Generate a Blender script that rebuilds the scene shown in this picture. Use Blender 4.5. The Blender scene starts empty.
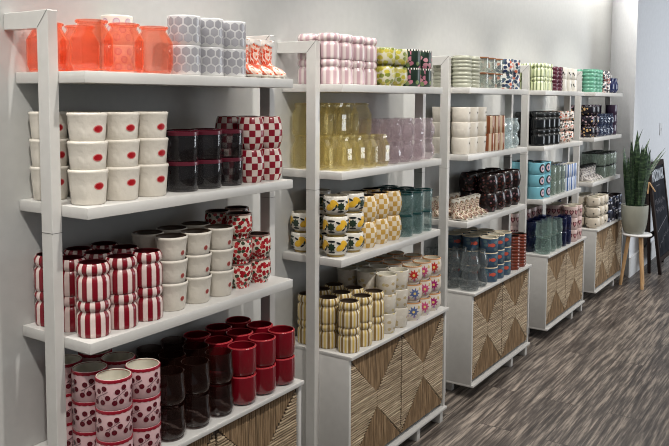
import bpy, bmesh, math, random
from mathutils import Vector, Matrix
random.seed(7)
PI = math.pi
C = bpy.context.scene.collection
# world axes: x runs along the shelving wall, the wall is y = 0, the room lies at y < 0, z up (metres)

# ------------------------------------------------------------------ materials
def lin(c):
    return tuple((v/12.92 if v <= .04045 else ((v+.055)/1.055)**2.4) for v in (x/255 for x in c))
class N:
    def __init__(s, m): s.t = m.node_tree; s.n = s.t.nodes; s.l = s.t.links
    def add(s, typ, props=None, **ins):
        n = s.n.new('ShaderNode'+typ)
        for k, v in (props or {}).items(): setattr(n, k, v)
        for k, v in ins.items():
            key = int(k[1:]) if k[0] == '_' and k[1:].isdigit() else k.replace('_', ' ')
            i = n.inputs[key]
            if isinstance(v, bpy.types.NodeSocket): s.l.new(v, i)
            else: i.default_value = v
        return n
    def math(s, op, a, b=0.0, c=0.0):
        return s.add('Math', {'operation': op}, _0=a, _1=b, _2=c).outputs[0]
    def mix(s, f, a, b):
        n = s.add('Mix', {'data_type': 'RGBA'})
        for i, v in ((0, f), (6, a), (7, b)):
            if isinstance(v, bpy.types.NodeSocket): s.l.new(v, n.inputs[i])
            else: n.inputs[i].default_value = v
        return n.outputs[2]
    def ramp(s, fac, stops, interp='LINEAR'):
        n = s.add('ValToRGB', Fac=fac); r = n.color_ramp; r.interpolation = interp
        while len(r.elements) < len(stops): r.elements.new(.5)
        for e, (p, c) in zip(r.elements, stops): e.position = p; e.color = c
        return n.outputs[0]
def col(c): return (*lin(c), 1)
def mat(name, c, rough=.3, build=None, bump=None, metal=0, spec=.5, coat=0):
    m = bpy.data.materials.new(name); m.use_nodes = True
    k = N(m); b = k.n['Principled BSDF']
    b.inputs['Roughness'].default_value = rough; b.inputs['Metallic'].default_value = metal
    b.inputs['Specular IOR Level'].default_value = spec; b.inputs['Coat Weight'].default_value = coat
    if build: k.l.new(build(k), b.inputs['Base Color'])
    else:                                    # slight tonal wander so no surface is a dead flat colour
        t = k.add('TexCoord'); nz = k.add('TexNoise', Vector=t.outputs['Object'], Scale=30.0, Detail=3.0)
        a = tuple(x*.988 for x in c); d = tuple(min(255, x*1.008) for x in c)
        k.l.new(k.ramp(nz.outputs[0], [(.35, col(a)), (.65, col(d))]), b.inputs['Base Color'])
    if bump:
        h, st, di = bump(k)
        bn = k.add('Bump', Strength=st, Distance=di, Height=h); k.l.new(bn.outputs[0], b.inputs['Normal'])
    return m
def uvs(k, su=1, sv=1, ou=0, ov=0):
    t = k.add('TexCoord')
    return k.add('Mapping', Vector=t.outputs['UV'], Scale=(su, sv, 1), Location=(ou, ov, .5)).outputs[0]
def stripes(c1, c2, n, w=.5, soft=.04, c3=None):
    def f(k):
        x = k.add('SeparateXYZ', Vector=uvs(k)).outputs[0]
        fr = k.math('FRACT', k.math('MULTIPLY', x, n))
        if c3: return k.ramp(fr, [(0, col(c1)), (w-soft, col(c1)), (w, col(c2)), (.5+w/2, col(c3)), (.95, col(c2)), (1, col(c1))])
        return k.ramp(fr, [(0, col(c1)), (w-soft, col(c1)), (w+soft, col(c2)), (1-soft, col(c2)), (1, col(c1))])
    return f
def checker(c1, c2, nu, nv):
    return lambda k: k.add('TexChecker', Vector=uvs(k, nu, nv, .003, .003), Color1=col(c1), Color2=col(c2), Scale=1.0).outputs[0]
def floral(bg, cols, su, sv, thr=.33, rnd=.9, bg2=None):
    """small scattered blossoms and leaves printed on the glaze"""
    def f(k):
        v = uvs(k, su, sv)
        d = k.add('TexNoise', Vector=v, Scale=2.2)
        vv = k.add('VectorMath', {'operation': 'MULTIPLY_ADD'}, _0=d.outputs['Color'], _1=(.35, .35, 0), _2=v).outputs[0]
        vo = k.add('TexVoronoi', {'voronoi_dimensions': '2D'}, Vector=vv, Scale=1.0, Randomness=rnd)
        mask = k.math('LESS_THAN', vo.outputs['Distance'], thr)
        r = k.add('SeparateColor', Color=vo.outputs['Color']).outputs[0]
        pc = k.ramp(r, [(i/len(cols), col(c)) for i, c in enumerate(cols)], 'CONSTANT')
        base = col(bg)
        if bg2:
            v2 = k.add('TexVoronoi', {'voronoi_dimensions': '2D'}, Vector=v, Scale=2.3)
            base = k.mix(k.math('LESS_THAN', v2.outputs['Distance'], .3), col(bg), col(bg2))
        return k.mix(mask, base, pc)
    return f
def vgrad(stops):
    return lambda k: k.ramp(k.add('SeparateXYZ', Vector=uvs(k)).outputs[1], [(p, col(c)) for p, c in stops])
def glass(name, tint, dens=.55, rough=.03, body=.25, bumpy=0):
    """thin tinted glass: see-through tint, a little body colour, mirror gloss that rises at grazing angles"""
    m = bpy.data.materials.new(name); m.use_nodes = True; k = N(m)
    k.n.remove(k.n['Principled BSDF']); o = k.n['Material Output']
    t = tuple(1-(1-x)*dens for x in lin(tint))
    t2 = tuple(1-(1-x)*min(1, dens*2.2) for x in lin(tint))
    fc = k.math('POWER', k.add('LayerWeight', Blend=.5).outputs['Facing'], 2.2)
    tr = k.add('BsdfTransparent', Color=k.mix(fc, (*t, 1), (*t2, 1))); di = k.add('BsdfDiffuse', Color=col(tint))
    tl = k.add('BsdfTranslucent', Color=col(tint))
    dd = k.add('MixShader', Fac=.5, _1=di.outputs[0], _2=tl.outputs[0])
    a = k.add('MixShader', Fac=k.math('MULTIPLY', k.math('ADD', k.math('MULTIPLY', fc, .8), .2), body), _1=tr.outputs[0], _2=dd.outputs[0])
    g = k.add('BsdfGlossy', Color=(1, 1, 1, 1), Roughness=rough)
    fr = k.add('Fresnel', IOR=1.5)
    gf = k.math('MULTIPLY', fr.outputs[0], k.math('SUBTRACT', 1.0, k.add('NewGeometry').outputs['Backfacing']))
    mx = k.add('MixShader', Fac=gf, _1=a.outputs[0], _2=g.outputs[0])
    if bumpy:
        vo = k.add('TexVoronoi', {'voronoi_dimensions': '2D'}, Vector=uvs(k, 14, 4.5), Scale=1.0)
        bn = k.add('Bump', Strength=bumpy, Distance=.004, Height=vo.outputs['Distance'])
        for n_ in (g, di, fr): k.l.new(bn.outputs[0], n_.inputs['Normal'])
    k.l.new(mx.outputs[0], o.inputs[0])
    return m

# ------------------------------------------------------------------ mesh helpers
def finish(name, bm, mats, smooth=True, angle=40):
    bmesh.ops.recalc_face_normals(bm, faces=bm.faces[:]) if not bm.faces.layers.int.get('keep') else None
    me = bpy.data.meshes.new(name); bm.to_mesh(me); bm.free()
    for m in (mats if isinstance(mats, (list, tuple)) else [mats]): me.materials.append(m)
    if smooth:
        me.polygons.foreach_set('use_smooth', [True]*len(me.polygons)); me.set_sharp_from_angle(angle=math.radians(angle))
    return me
def obj(name, me, parent=None, loc=(0, 0, 0)):
    o = bpy.data.objects.new(name, me); C.objects.link(o); o.location = loc
    if parent: o.parent = parent
    return o
def tag(o, label, cat, group=None):
    o['label'] = label; o['category'] = cat
    if group: o['group'] = group
    return o
def thing(name, label, cat, loc=(0, 0, 0), rz=0, group=None):
    o = bpy.data.objects.new(name, None); C.objects.link(o); o.empty_display_size = .05
    o.location = loc; o.rotation_euler.z = rz
    return tag(o, label, cat, group)
def struct(name, me):
    o = obj(name, me); o['kind'] = 'structure'; return o
def box(bm, a, b, mi=0, bev=0):
    vs = [bm.verts.new((x, y, z)) for x in (a[0], b[0]) for y in (a[1], b[1]) for z in (a[2], b[2])]
    fs = [bm.faces.new([vs[i] for i in q]) for q in ((0, 1, 3, 2), (4, 6, 7, 5), (0, 4, 5, 1), (2, 3, 7, 6), (0, 2, 6, 4), (1, 5, 7, 3))]
    for f in fs: f.material_index = mi
    if bev:
        es = list({e for f in fs for e in f.edges})
        r = bmesh.ops.bevel(bm, geom=es, offset=bev, segments=2, affect='EDGES', profile=.5)
        for f in r['faces']: f.material_index = mi
def boxmesh(name, a, b, m, bev=.0015):
    bm = bmesh.new(); box(bm, a, b, 0, bev); return finish(name, bm, m, True, 30)
def tube(bm, pts, rs, n=10, mi=0):
    rings = []
    for i, p in enumerate(pts):
        p = Vector(p); t = (Vector(pts[min(i+1, len(pts)-1)])-Vector(pts[max(i-1, 0)])).normalized()
        u = t.cross(Vector((0, 0, 1)) if abs(t.z) < .9 else Vector((1, 0, 0))).normalized(); w = t.cross(u)
        r = rs[i] if isinstance(rs, (list, tuple)) else rs
        rings.append([bm.verts.new(p+u*r*math.cos(2*PI*j/n)+w*r*math.sin(2*PI*j/n)) for j in range(n)])
    for a, b in zip(rings, rings[1:]):
        for j in range(n): bm.faces.new((a[j], a[(j+1) % n], b[(j+1) % n], b[j])).material_index = mi
    bm.faces.new(rings[0][::-1]).material_index = mi; bm.faces.new(rings[-1]).material_index = mi
def rad(prof, z):
    for (r0, z0), (r1, z1) in zip(prof, prof[1:]):
        if z0 <= z <= z1 and z1 > z0: return r0+(r1-r0)*(z-z0)/(z1-z0)
    return prof[-1][0]
def lathe(bm, prof, seg=32, mi=0, H=None, rot=0, mis=None, angs=None):
    """revolve prof [(r, z)...] about z; UV u = angle (front = .5), v = height"""
    uvl = bm.loops.layers.uv.verify(); H = H or max(z for r, z in prof)
    rings = []
    for r, z in prof:
        if r < 1e-6: rings.append([bm.verts.new((0, 0, z))])
        else: rings.append([bm.verts.new((r*math.sin(a), -r*math.cos(a), z)) for a in (angs or [(2*PI*j/seg)-PI+rot for j in range(seg)])])
    for i, (a, b) in enumerate(zip(rings, rings[1:])):
        for j in range(seg):
            q = []
            for ring, jj, v in ((a, j, prof[i][1]), (a, j+1, prof[i][1]), (b, j+1, prof[i+1][1]), (b, j, prof[i+1][1])):
                vv = ring[0] if len(ring) == 1 else ring[jj % seg]
                if all(vv is not x[0] for x in q): q.append((vv, jj/seg, v/H))
            if len(q) < 3: continue
            f = bm.faces.new([x[0] for x in q]); f.material_index = mis[i] if mis else mi
            for l, x in zip(f.loops, q): l[uvl].uv = (x[1], x[2])
def cup_prof(out, t=.0035, floor=.006):
    """close an outer profile into a hollow vessel; returns the profile and, per segment, 0 outside / 1 inside"""
    inn = [(max(r-t, .001), z) for r, z in out if z > floor][::-1]
    rim = out[-1]
    p = [(0, out[0][1])]+out+[(rim[0]-t*.5, rim[1]+t*.35)]+inn+[(inn[-1][0]*.96, floor), (0, floor)]
    n_out = len(out)+1
    return p, [0]*n_out+[1]*(len(p)-1-n_out)
def patch(bm, prof, a0, z0, pts, mi, off=.0005, uvl=None):
    """a small flat shape (pts in metres) laid on a turned surface at angle a0, height z0"""
    def P(p, q):
        r = rad(prof, z0+q)+off; a = a0+p/max(r, .01)
        return bm.verts.new((r*math.sin(a), -r*math.cos(a), z0+q))
    cx = sum(p for p, q in pts)/len(pts); cz = sum(q for p, q in pts)/len(pts)
    c = P(cx, cz); mid = [P(cx+(p-cx)*.5, cz+(q-cz)*.5) for p, q in pts]; out = [P(p, q) for p, q in pts]; n = len(pts)
    for i in range(n):
        j = (i+1) % n
        for f in ((c, mid[i], mid[j]), (mid[i], out[i], out[j], mid[j])):
            bm.faces.new(f).material_index = mi
def ell(rx, rz, ox=0, oz=0, n=12, tilt=0):
    c, s = math.cos(tilt), math.sin(tilt)
    return [(ox+c*rx*math.cos(t)-s*rz*math.sin(t), oz+s*rx*math.cos(t)+c*rz*math.sin(t)) for t in (2*PI*i/n for i in range(n))]
def star(r1, r2, n, ox=0, oz=0, ph=0):
    return [(ox+(r1 if i % 2 == 0 else r2)*math.cos(PI*i/n+ph), oz+(r1 if i % 2 == 0 else r2)*math.sin(PI*i/n+ph)) for i in range(2*n)]
def strip(w, x0, z0, x1, z1):
    dx, dz = x1-x0, z1-z0; L = math.hypot(dx, dz); nx, nz = -dz/L*w/2, dx/L*w/2
    return [(x0+nx, z0+nz), (x1+nx, z1+nz), (x1-nx, z1-nz), (x0-nx, z0-nz)]

# ------------------------------------------------------------------ vessels (profiles)
def straight(r, h, rb=None, foot=.004):
    rb = rb or r
    return [(rb-foot, 0), (rb, foot), (rb+(r-rb)*.5, h*.5), (r, h*.97), (r-.0006, h)]
def barrel(r, h, top, bot): return [(bot*.95, 0), (bot, .003)]+[(bot+(r-bot)*math.sin(PI*t/2*1.0)**.8 if t <= 1 else top+(r-top)*math.cos(PI*(t-1)/2)**.8, h*t/2) for t in (.15, .35, .6, .85, 1, 1.15, 1.4, 1.65, 1.85)]+[(top, h)]
def waisted(r, h):
    return [(r*.93, 0), (r*.98, .003), (r*1.0, h*.12), (r, h*.5), (r*.97, h*.6), (r*.86, h*.665), (r*.84, h*.69), (r*.88, h*.715), (r*.98, h*.77), (r, h*.84), (r*.98, h*.92), (r*.9, h*.98), (r*.88, h)]
def bulb(r, h, top): return [(r*.62, 0), (r*.8, h*.05), (r*.95, h*.18), (r, h*.32), (r*.98, h*.46), (r*.92, h*.62), (top*1.03, h*.8), (top, h*.92), (top, h)]
def puffy(r, h): return [(r*.6, 0), (r*.85, h*.08), (r, h*.25), (r*1.02, h*.45), (r*.97, h*.65), (r*.84, h*.76), (r*.8, h*.82), (r*.86, h*.92), (r*.88, h)]
def bowl(r, h): return [(r*.62, 0), (r*.64, h*.09), (r*.7, h*.11), (r*.92, h*.24), (r, h*.42), (r, h*.75), (r*.96, h*.9), (r*.93, h)]
def footed(r, h): return [(r*.72, 0), (r*.74, h*.06), (r*.7, h*.1), (r*.88, h*.19), (r, h*.36), (r*1.01, h*.62), (r*.97, h*.85), (r*.93, h)]
def ridged(r, h, n):
    p = [(r*.9, 0)]
    for i in range(n):
        z = h*(.04+.94*i/n); d = h*.94/n
        p += [(r*.93, z), (r*1.0, z+d*.35), (r*1.0, z+d*.65), (r*.92, z+d*.97)]
    return p+[(r*.94, h)]
CREAM = (232, 226, 214)
PR = {}      # products: key -> dict(name, desc, plural, cat, h, r, parts=[(part name, mesh, label)])
def product(key, name, desc, plural, cat, r, h, parts, single, step=None):
    PR[key] = dict(name=name, desc=desc, plural=plural, cat=cat, r=r, h=h, parts=parts, single=single, step=step or h, n=0)
def vessel(prof, out, inn, seg=28, t=.0035, decor=None, extra=(), angle=45, rot=0, tmpname='vessel', angs=None):
    if angs: seg = len(angs)
    bm = bmesh.new(); p, mis = cup_prof(prof, t)
    lathe(bm, p, seg, mis=mis, H=prof[-1][1], rot=rot, angs=angs)
    if decor: decor(bm, prof)
    return finish(tmpname, bm, [out, inn]+list(extra), True, angle)
def rim_part(prof, m, z0, z1, off=.0012, seg=28, scallop=0, t=.0035, rot=0):
    """a coloured lip that wraps the top edge of a vessel"""
    bm = bmesh.new(); uvl = bm.loops.layers.uv.verify(); h = prof[-1][1]; n = seg*2 if scallop else seg
    zs = [z0, (z0+z1)/2, z1]; rings = []
    for zi in range(6):
        ring = []
        for j in range(n):
            a = 2*PI*j/n-PI+rot; dz = (scallop*abs(math.sin(a*10)) if scallop else 0)
            if zi < 3: z = zs[zi]-(dz if zi == 0 else dz*.5 if zi == 1 else 0); r = rad(prof, min(z, h))+off
            elif zi == 3: z = z1+.0012; r = rad(prof, h)-t*.5
            elif zi == 4: z = z1-.0005; r = rad(prof, h)-t-.0008
            else: z = z0+.004; r = rad(prof, z)-t-.0008
            ring.append(bm.verts.new((r*math.sin(a), -r*math.cos(a), z)))
        rings.append(ring)
    for i, (a, b) in enumerate(zip(rings, rings[1:])):
        for j in range(n):
            f = bm.faces.new((a[j], a[(j+1) % n], b[(j+1) % n], b[j]))
            for l, (u, v) in zip(f.loops, ((j/n, i/5), ((j+1)/n, i/5), ((j+1)/n, (i+1)/5), (j/n, (i+1)/5))): l[uvl].uv = (u, v)
    return finish('rim', bm, m)
def lay(shapes):
    return lambda bm, pf: [patch(bm, pf, a0, z0, pts, mi+2, .0008+.0003*mi) for a0, z0, pts, mi in shapes]
def decal(prof, shapes, mats, off=.0008):
    bm = bmesh.new()
    for a0, z0, pts, mi in shapes: patch(bm, prof, a0, z0, pts, mi, off+.0003*mi)
    return finish('decal', bm, mats)

M = {}
M['white_paint'] = mat('white_paint', (203, 201, 197), .38)
M['red'] = mat('glaze_red', (150, 22, 32), .2); M['deepred'] = mat('glaze_deep_red', (112, 14, 24), .2)
M['white'] = mat('glaze_white', (222, 217, 206), .28); M['inner'] = mat('glaze_inside_cream', (225, 220, 205), .35)
M['blk'] = mat('print_black', (24, 26, 26), .35); M['green'] = mat('print_dark_green', (34, 54, 40), .35)
M['yellow'] = mat('print_yellow', (226, 178, 52), .35); M['leaf2'] = mat('print_olive', (140, 148, 60), .35)
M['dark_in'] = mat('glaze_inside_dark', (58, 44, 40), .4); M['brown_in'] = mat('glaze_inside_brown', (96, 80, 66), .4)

# orange octagonal jar with an embossed bee
def octjar(r, h, m, emb):
    pf = [(r*.8, 0), (r*.86, .002), (r, h*.16), (r, h*.66), (r*.66, h*.9), (r*.66, h*.95), (r*.72, h*.96), (r*.72, h)]
    body = vessel(pf, m, m, 8, .004, angle=12, angs=[-PI+(j+.5)*PI/4+d for j in range(8) for d in (-.05, .05)])
    rm = rim_part([(x*1.0, z) for x, z in pf], m, h*.955, h, .0015, 24)
    ap = [(r*.924, 0), (r*.924, h)]
    sh = []
    for a in (0,):
        sh += [(a, h*.46, [(p, q) for p, q in ell(.0035, .008, 0, -.003, 10)], 0), (a, h*.46, ell(.009, .0045, -.008, .003, 10, -.5), 0), (a, h*.46, ell(.009, .0045, .008, .003, 10, .5), 0), (a, h*.46, ell(.0032, .0032, 0, .009, 10), 0)]
    bm = bmesh.new()
    for a, z0, pts, _ in sh:      # raised flat relief on the flat facets
        ca, sa = math.cos(a), math.sin(a); d = r*.924
        lo = [bm.verts.new((d*sa*1.001+p*ca, -d*ca*1.001+p*sa, z0+q)) for p, q in pts]; hi = [bm.verts.new(((d+.0016)*sa+p*.8*ca, -(d+.0016)*ca+p*.8*sa, z0+q*.96)) for p, q in pts]
        bm.faces.new(hi)
        for i in range(len(pts)): bm.faces.new((lo[i], lo[(i+1) % len(pts)], hi[(i+1) % len(pts)], hi[i]))
    return [('body', body, None), ('rim', rm, None), ('embossed_bee', finish('bee', bm, emb), None)]
GO = glass('orange_glass', (246, 142, 92), .26, .04, .5); GO2 = glass('orange_glass_relief', (255, 190, 160), .3, .05, .8)
product('ojar', 'octagonal_jar', 'orange octagonal glass jar', 'orange octagonal glass jars', 'jar', .054, .128, octjar(.054, .128, GO, GO2), True)
GY = glass('yellow_glass', (238, 226, 166), .14, .03, .3); GY2 = glass('yellow_glass_relief', (240, 228, 170), .25, .03, .4)
product('yjar', 'faceted_jar', 'pale yellow octagonal glass jar', 'pale yellow octagonal glass jars', 'jar', .046, .126, octjar(.046, .126, GY, GY2), False)

# grey honeycomb cup
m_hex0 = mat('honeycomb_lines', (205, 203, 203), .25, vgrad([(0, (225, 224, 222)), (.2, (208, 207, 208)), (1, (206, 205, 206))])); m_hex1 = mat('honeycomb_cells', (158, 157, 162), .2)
def hexdecor(cell, mi, rows, z0, dz, n, off=.0006):
    def f(bm, pf):
        for k in range(rows):
            for j in range(n):
                a = 2*PI*(j+.5*(k % 2))/n
                patch(bm, pf, a, z0+k*dz, [(cell*math.cos(PI/6+PI*i/3), cell*math.sin(PI/6+PI*i/3)) for i in range(6)], mi, off)
    return f
pf = straight(.047, .084)
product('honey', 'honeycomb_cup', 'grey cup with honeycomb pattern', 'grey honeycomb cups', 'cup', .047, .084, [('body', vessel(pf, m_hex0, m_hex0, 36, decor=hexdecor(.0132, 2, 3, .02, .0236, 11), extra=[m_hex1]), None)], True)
m_vio = mat('violet_rings', (196, 158, 182), .3)
pf = straight(.045, .084)
product('violet', 'ringed_cup', 'white cup with violet ring pattern', 'white cups with violet rings', 'cup', .045, .084, [('body', vessel(pf, M['white'], M['inner'], 32, decor=lambda bm, p: [patch(bm, p, 2*PI*(j+.5*(k % 2))/8, .022+k*.022, ell(.0105, .0105), 2) or patch(bm, p, 2*PI*(j+.5*(k % 2))/8, .022+k*.022, ell(.0078, .0078), 3, .0009) for j in range(8) for k in range(3)], extra=[m_vio, mat('violet_centre', (206, 198, 200), .3)]), None)], True)

# boot shaped mugs
def boot(mshaft, mcuff, msole, s=1.0):
    path = [(.010, .118, .026, .024), (.012, .09, .024, .022), (.012, .062, .0225, .021), (.010, .042, .023, .022), (.004, .026, .027, .023)]
    bm = bmesh.new(); uvl = bm.loops.layers.uv.verify(); n = 16; rings = []
    for i, (yc, zc, ly, lx) in enumerate(path):
        rings.append([bm.verts.new((lx*math.cos(2*PI*j/n), yc+ly*math.sin(2*PI*j/n), zc)) for j in range(n)])
    # foot: rings that swing forward (towards -y) and flatten into the toe
    for yf, zt, w, hh in ((-.012, .040, .024, .04), (-.03, .033, .0235, .033), (-.048, .026, .022, .026), (-.062, .019, .016, .018), (-.069, .013, .008, .010)):
        ring = []
        for j in range(n):
            t = 2*PI*j/n; ring.append((w*math.cos(t), yf+.0*math.sin(t), .006+hh*.5*(1+math.sin(t+PI))))
        rings.append(ring)
    shaft = rings[:5]
    def skin(rs):
        for a, b in zip(rs, rs[1:]):
            for j in range(n):
                f = bm.faces.new((a[j], a[(j+1) % n], b[(j+1) % n], b[j]))
                for l in f.loops: l[uvl].uv = (math.atan2(l.vert.co.x, -l.vert.co.y+.012)/PI*.5 if l.vert.co.y > -.02 or l.vert.co.z > .04 else l.vert.co.x*6, (l.vert.co.z-l.vert.co.y)*6.5)
    low = [bm.verts.new((.024*math.cos(2*PI*j/n), .005+.027*math.sin(2*PI*j/n), .007)) for j in range(n)]
    skin(shaft+[low]); bm.faces.new(low)
    inner = [[bm.verts.new((v.co.x*.86, .011+(v.co.y-.011)*.86, v.co.z-.001)) for v in r] for r in (rings[0], rings[2])]
    skin([rings[0]]+inner); bm.faces.new(inner[-1])
    ft = [[bm.verts.new(p) for p in r] for r in rings[5:]]
    skin(ft); bm.faces.new(ft[-1]); bm.faces.new(ft[0])
    body = finish('boot', bm, mshaft, True, 60)
    bm = bmesh.new()      # sole and heel
    out = [(.0245*math.sin(t)*(1 if math.cos(t) < .2 else .95), (-.021)-(.051*math.cos(t))) for t in (2*PI*i/24 for i in range(24))]
    for z0, z1, sel, k in ((.006, .0105, None, 1.06), (0, .006, 'heel', 1.0), (0, .006, 'toe', 1.0)):
        if sel is None: pts = [(x*k, -.021+(y+.021)*k) for x, y in out]
        elif sel == 'heel': pts = [(.022*math.cos(t), .010+.018*math.sin(t)) for t in (2*PI*i/14 for i in range(14))]
        else: pts = [(.018*math.cos(t), -.048+.018*math.sin(t)) for t in (2*PI*i/14 for i in range(14))]
        a = [bm.verts.new((x, y, z0)) for x, y in pts]; b = [bm.verts.new((x, y, z1)) for x, y in pts]
        bm.faces.new(a); bm.faces.new(b)
        for i in range(len(pts)): bm.faces.new((a[i], a[(i+1) % len(pts)], b[(i+1) % len(pts)], b[i]))
    sole = finish('sole', bm, msole, True, 40)
    bm = bmesh.new()      # scalloped cuff with a dip front and back, plus two pull loops
    n = 32; ra, rb, rc = [], [], []
    for j in range(n):
        t = 2*PI*j/n; z = .118+.008*abs(math.cos(t)); zl = .113-.009*abs(math.sin(t*2+PI/2))
        ra.append(bm.verts.new((.0254*math.cos(t), .0105+.0275*math.sin(t), zl))); rb.append(bm.verts.new((.0262*math.cos(t), .010+.028*math.sin(t), z))); rc.append(bm.verts.new((.0222*math.cos(t), .0105+.024*math.sin(t), z-.001)))
    for A, B in ((ra, rb), (rb, rc)):
        for j in range(n): bm.faces.new((A[j], A[(j+1) % n], B[(j+1) % n], B[j]))
    cuff = finish('cuff', bm, mcuff)
    for me in (body, sole, cuff): me.transform(Matrix.Diagonal((s, s, s, 1)))
    return [('shaft', body, None), ('sole', sole, 'white sole and heel'), ('cuff', cuff, None)]
m_boot = mat('boot_floral_print', (240, 220, 205), .3, floral((236, 222, 210), [(222, 92, 52), (232, 120, 90), (206, 70, 40), (236, 190, 170)], 17, 15, .5))
product('boot', 'boot_mug', 'boot shaped mug printed with orange flowers', 'floral boot mugs', 'mug', .037, .124, boot(m_boot, mat('boot_cuff', (228, 224, 218), .35), M['white'], 1.02), True)
m_boot2 = mat('boot_brown_print', (226, 214, 198), .35, floral((222, 208, 190), [(120, 66, 48), (150, 90, 60), (110, 100, 60), (214, 190, 170), (96, 52, 44)], 20, 18, .42))
product('boot2', 'printed_boot', 'cream boot mug printed with brown sprigs', 'cream boot mugs with brown print', 'mug', .03, .104, boot(m_boot2, M['white'], M['white'], .85), True)

# tapered white cups with an oval emblem
m_linen = mat('glaze_linen_white', (219, 212, 200), .38, bump=lambda k: (k.add('TexNoise', Vector=k.add('TexCoord').outputs['Object'], Scale=55.0).outputs[0], .5, .004))
def emblem_cup(r, rb, h, inner, outer_c, inner_c, ez, rx, rz):
    pf = straight(r, h, rb, .003)
    pf = pf[:-2]+[(r, h*.9), (r+.0014, h*.93), (r+.0014, h*.98), (r, h)]
    e = decal(pf, [(0, ez, ell(rx, rz, n=20), 0), (0, ez, ell(rx*.82, rz*.74, n=20), 1), (0, ez, strip(.0018, -rx*.4, 0, rx*.4, 0), 0), (0, ez, strip(.0016, -rx*.3, -rz*.35, rx*.3, -rz*.35), 0)], [outer_c, inner_c])
    return [('body', vessel(pf, m_linen, inner, 32), None), ('oval_emblem', e, 'red oval emblem')]
product('oval', 'tapered_cup', 'white tapered cup with red oval emblem', 'white oval-emblem cups', 'cup', .05, .088, emblem_cup(.049, .0424, .088, M['inner'], mat('emblem_edge', (206, 120, 116), .4), mat('emblem_red', (160, 12, 24), .35), .048, .0145, .0098), True, .0715)
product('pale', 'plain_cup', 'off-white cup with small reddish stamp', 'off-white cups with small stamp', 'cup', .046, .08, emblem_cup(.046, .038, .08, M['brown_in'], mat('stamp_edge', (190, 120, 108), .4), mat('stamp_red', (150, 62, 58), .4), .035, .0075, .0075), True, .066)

# dark tumblers with red lips
GD = glass('smoke_glass', (96, 88, 92), .3, .05, .25)
pf = straight(.047, .086, .045)
product('smoke', 'smoked_glass', 'smoky dark glass tumbler', 'smoky dark tumblers', 'glass', .047, .086, [('body', vessel(pf, GD, GD, 32), None), ('rim', rim_part(pf, mat('wine_lip', (88, 26, 40), .25), .076, .086), 'dark red rim')], True)
# red and white check
m_ck = mat('red_check', (200, 40, 50), .22, checker((132, 22, 38), (214, 198, 190), 14, 5))
pf = barrel(.045, .105, .036, .035)
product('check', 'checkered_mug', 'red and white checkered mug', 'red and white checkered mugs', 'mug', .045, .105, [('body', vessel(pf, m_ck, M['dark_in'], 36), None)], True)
# striped waisted jars
def waist_prod(key, name, desc, plural, r, h, m, inner, single=True):
    product(key, name, desc, plural, 'mug', r, h, [('body', vessel(waisted(r, h), m, inner, 36), None)], single)
waist_prod('redstripe', 'striped_jar', 'red and white striped mug', 'red striped mugs', .043, .094, mat('red_stripe', (190, 30, 40), .22, stripes((122, 14, 30), (220, 200, 194), 10, .5)), mat('inside_red_dark', (70, 20, 24), .3))
waist_prod('pinkstripe', 'pink_striped_jar', 'pale pink striped mug', 'pale pink striped mugs', .044, .094, mat('pink_stripe', (210, 170, 176), .25, stripes((190, 160, 166), (222, 210, 206), 10, .5, .12)), M['brown_in'])
waist_prod('tanstripe', 'tan_striped_jar', 'mustard and white striped mug', 'mustard striped mugs', .043, .096, mat('mustard_stripe', (190, 160, 90), .25, stripes((140, 112, 62), (228, 222, 204), 9, .34, .05, (206, 172, 70))), M['brown_in'])
waist_prod('greenstripe', 'green_striped_jar', 'pale green striped mug', 'pale green striped mugs', .036, .083, mat('pale_green_stripe', (200, 214, 160), .3, stripes((120, 134, 92), (232, 238, 200), 9, .36)), M['inner'])
# red floral on a foot
m_rf = mat('red_floral', (220, 205, 190), .25, floral((224, 210, 196), [(160, 24, 34), (176, 30, 38), (60, 70, 50), (150, 22, 30), (188, 54, 56)], 19, 6.2, .47, .85))
pf = footed(.043, .08)
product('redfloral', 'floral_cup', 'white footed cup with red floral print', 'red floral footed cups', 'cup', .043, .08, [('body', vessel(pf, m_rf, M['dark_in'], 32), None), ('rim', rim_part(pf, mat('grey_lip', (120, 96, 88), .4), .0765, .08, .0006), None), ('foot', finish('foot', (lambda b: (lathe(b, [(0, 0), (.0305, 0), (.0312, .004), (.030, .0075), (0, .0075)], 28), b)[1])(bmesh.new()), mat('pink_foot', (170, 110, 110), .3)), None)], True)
# cherry mugs
pf = straight(.046, .08); m_blush = mat('blush_glaze', (214, 178, 180), .25); m_ch = mat('cherry_dark', (88, 14, 28), .25)
def cherries():
    sh = []
    rng = random.Random(3)
    for j in range(6):
        a = 2*PI*j/6
        sh.append((a, .04, strip(.0014, -.018, -.008, .018, .012), 1))
        for (x, z) in ((-.016, -.018), (-.008, .010), (.003, -.014), (.010, .017), (.018, -.003)):
            x += rng.uniform(-.002, .002); z += rng.uniform(-.003, .003)
            sh += [(a, .04, ell(.0071, .0071, x, z), 0), (a, .04, strip(.0009, x, z, x*.4, z*.3+.002), 1)]
    return sh
product('cherry', 'cherry_mug', 'blush mug with dark cherries', 'cherry mugs', 'mug', .046, .08,
        [('body', vessel(pf, m_blush, M['inner'], 36, decor=lay(cherries()), extra=[m_ch, mat('stem_print', (74, 40, 48), .3)]), None), ('rim', rim_part(pf, mat('crimson_lip', (138, 20, 38), .25), .0745, .0797, .0009, 28, .0022), 'scalloped crimson rim')], True)
GB = glass('brown_glass', (112, 66, 54), .4, .04, .25)
product('brown', 'bulbous_tumbler', 'dark brown bulbous glass tumbler', 'dark brown glass tumblers', 'glass', .046, .095, [('body', vessel(bulb(.046, .095, .041), GB, GB, 32), None)], False)
m_rg = mat('red_gloss', (116, 10, 26), .12, coat=.5)
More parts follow.
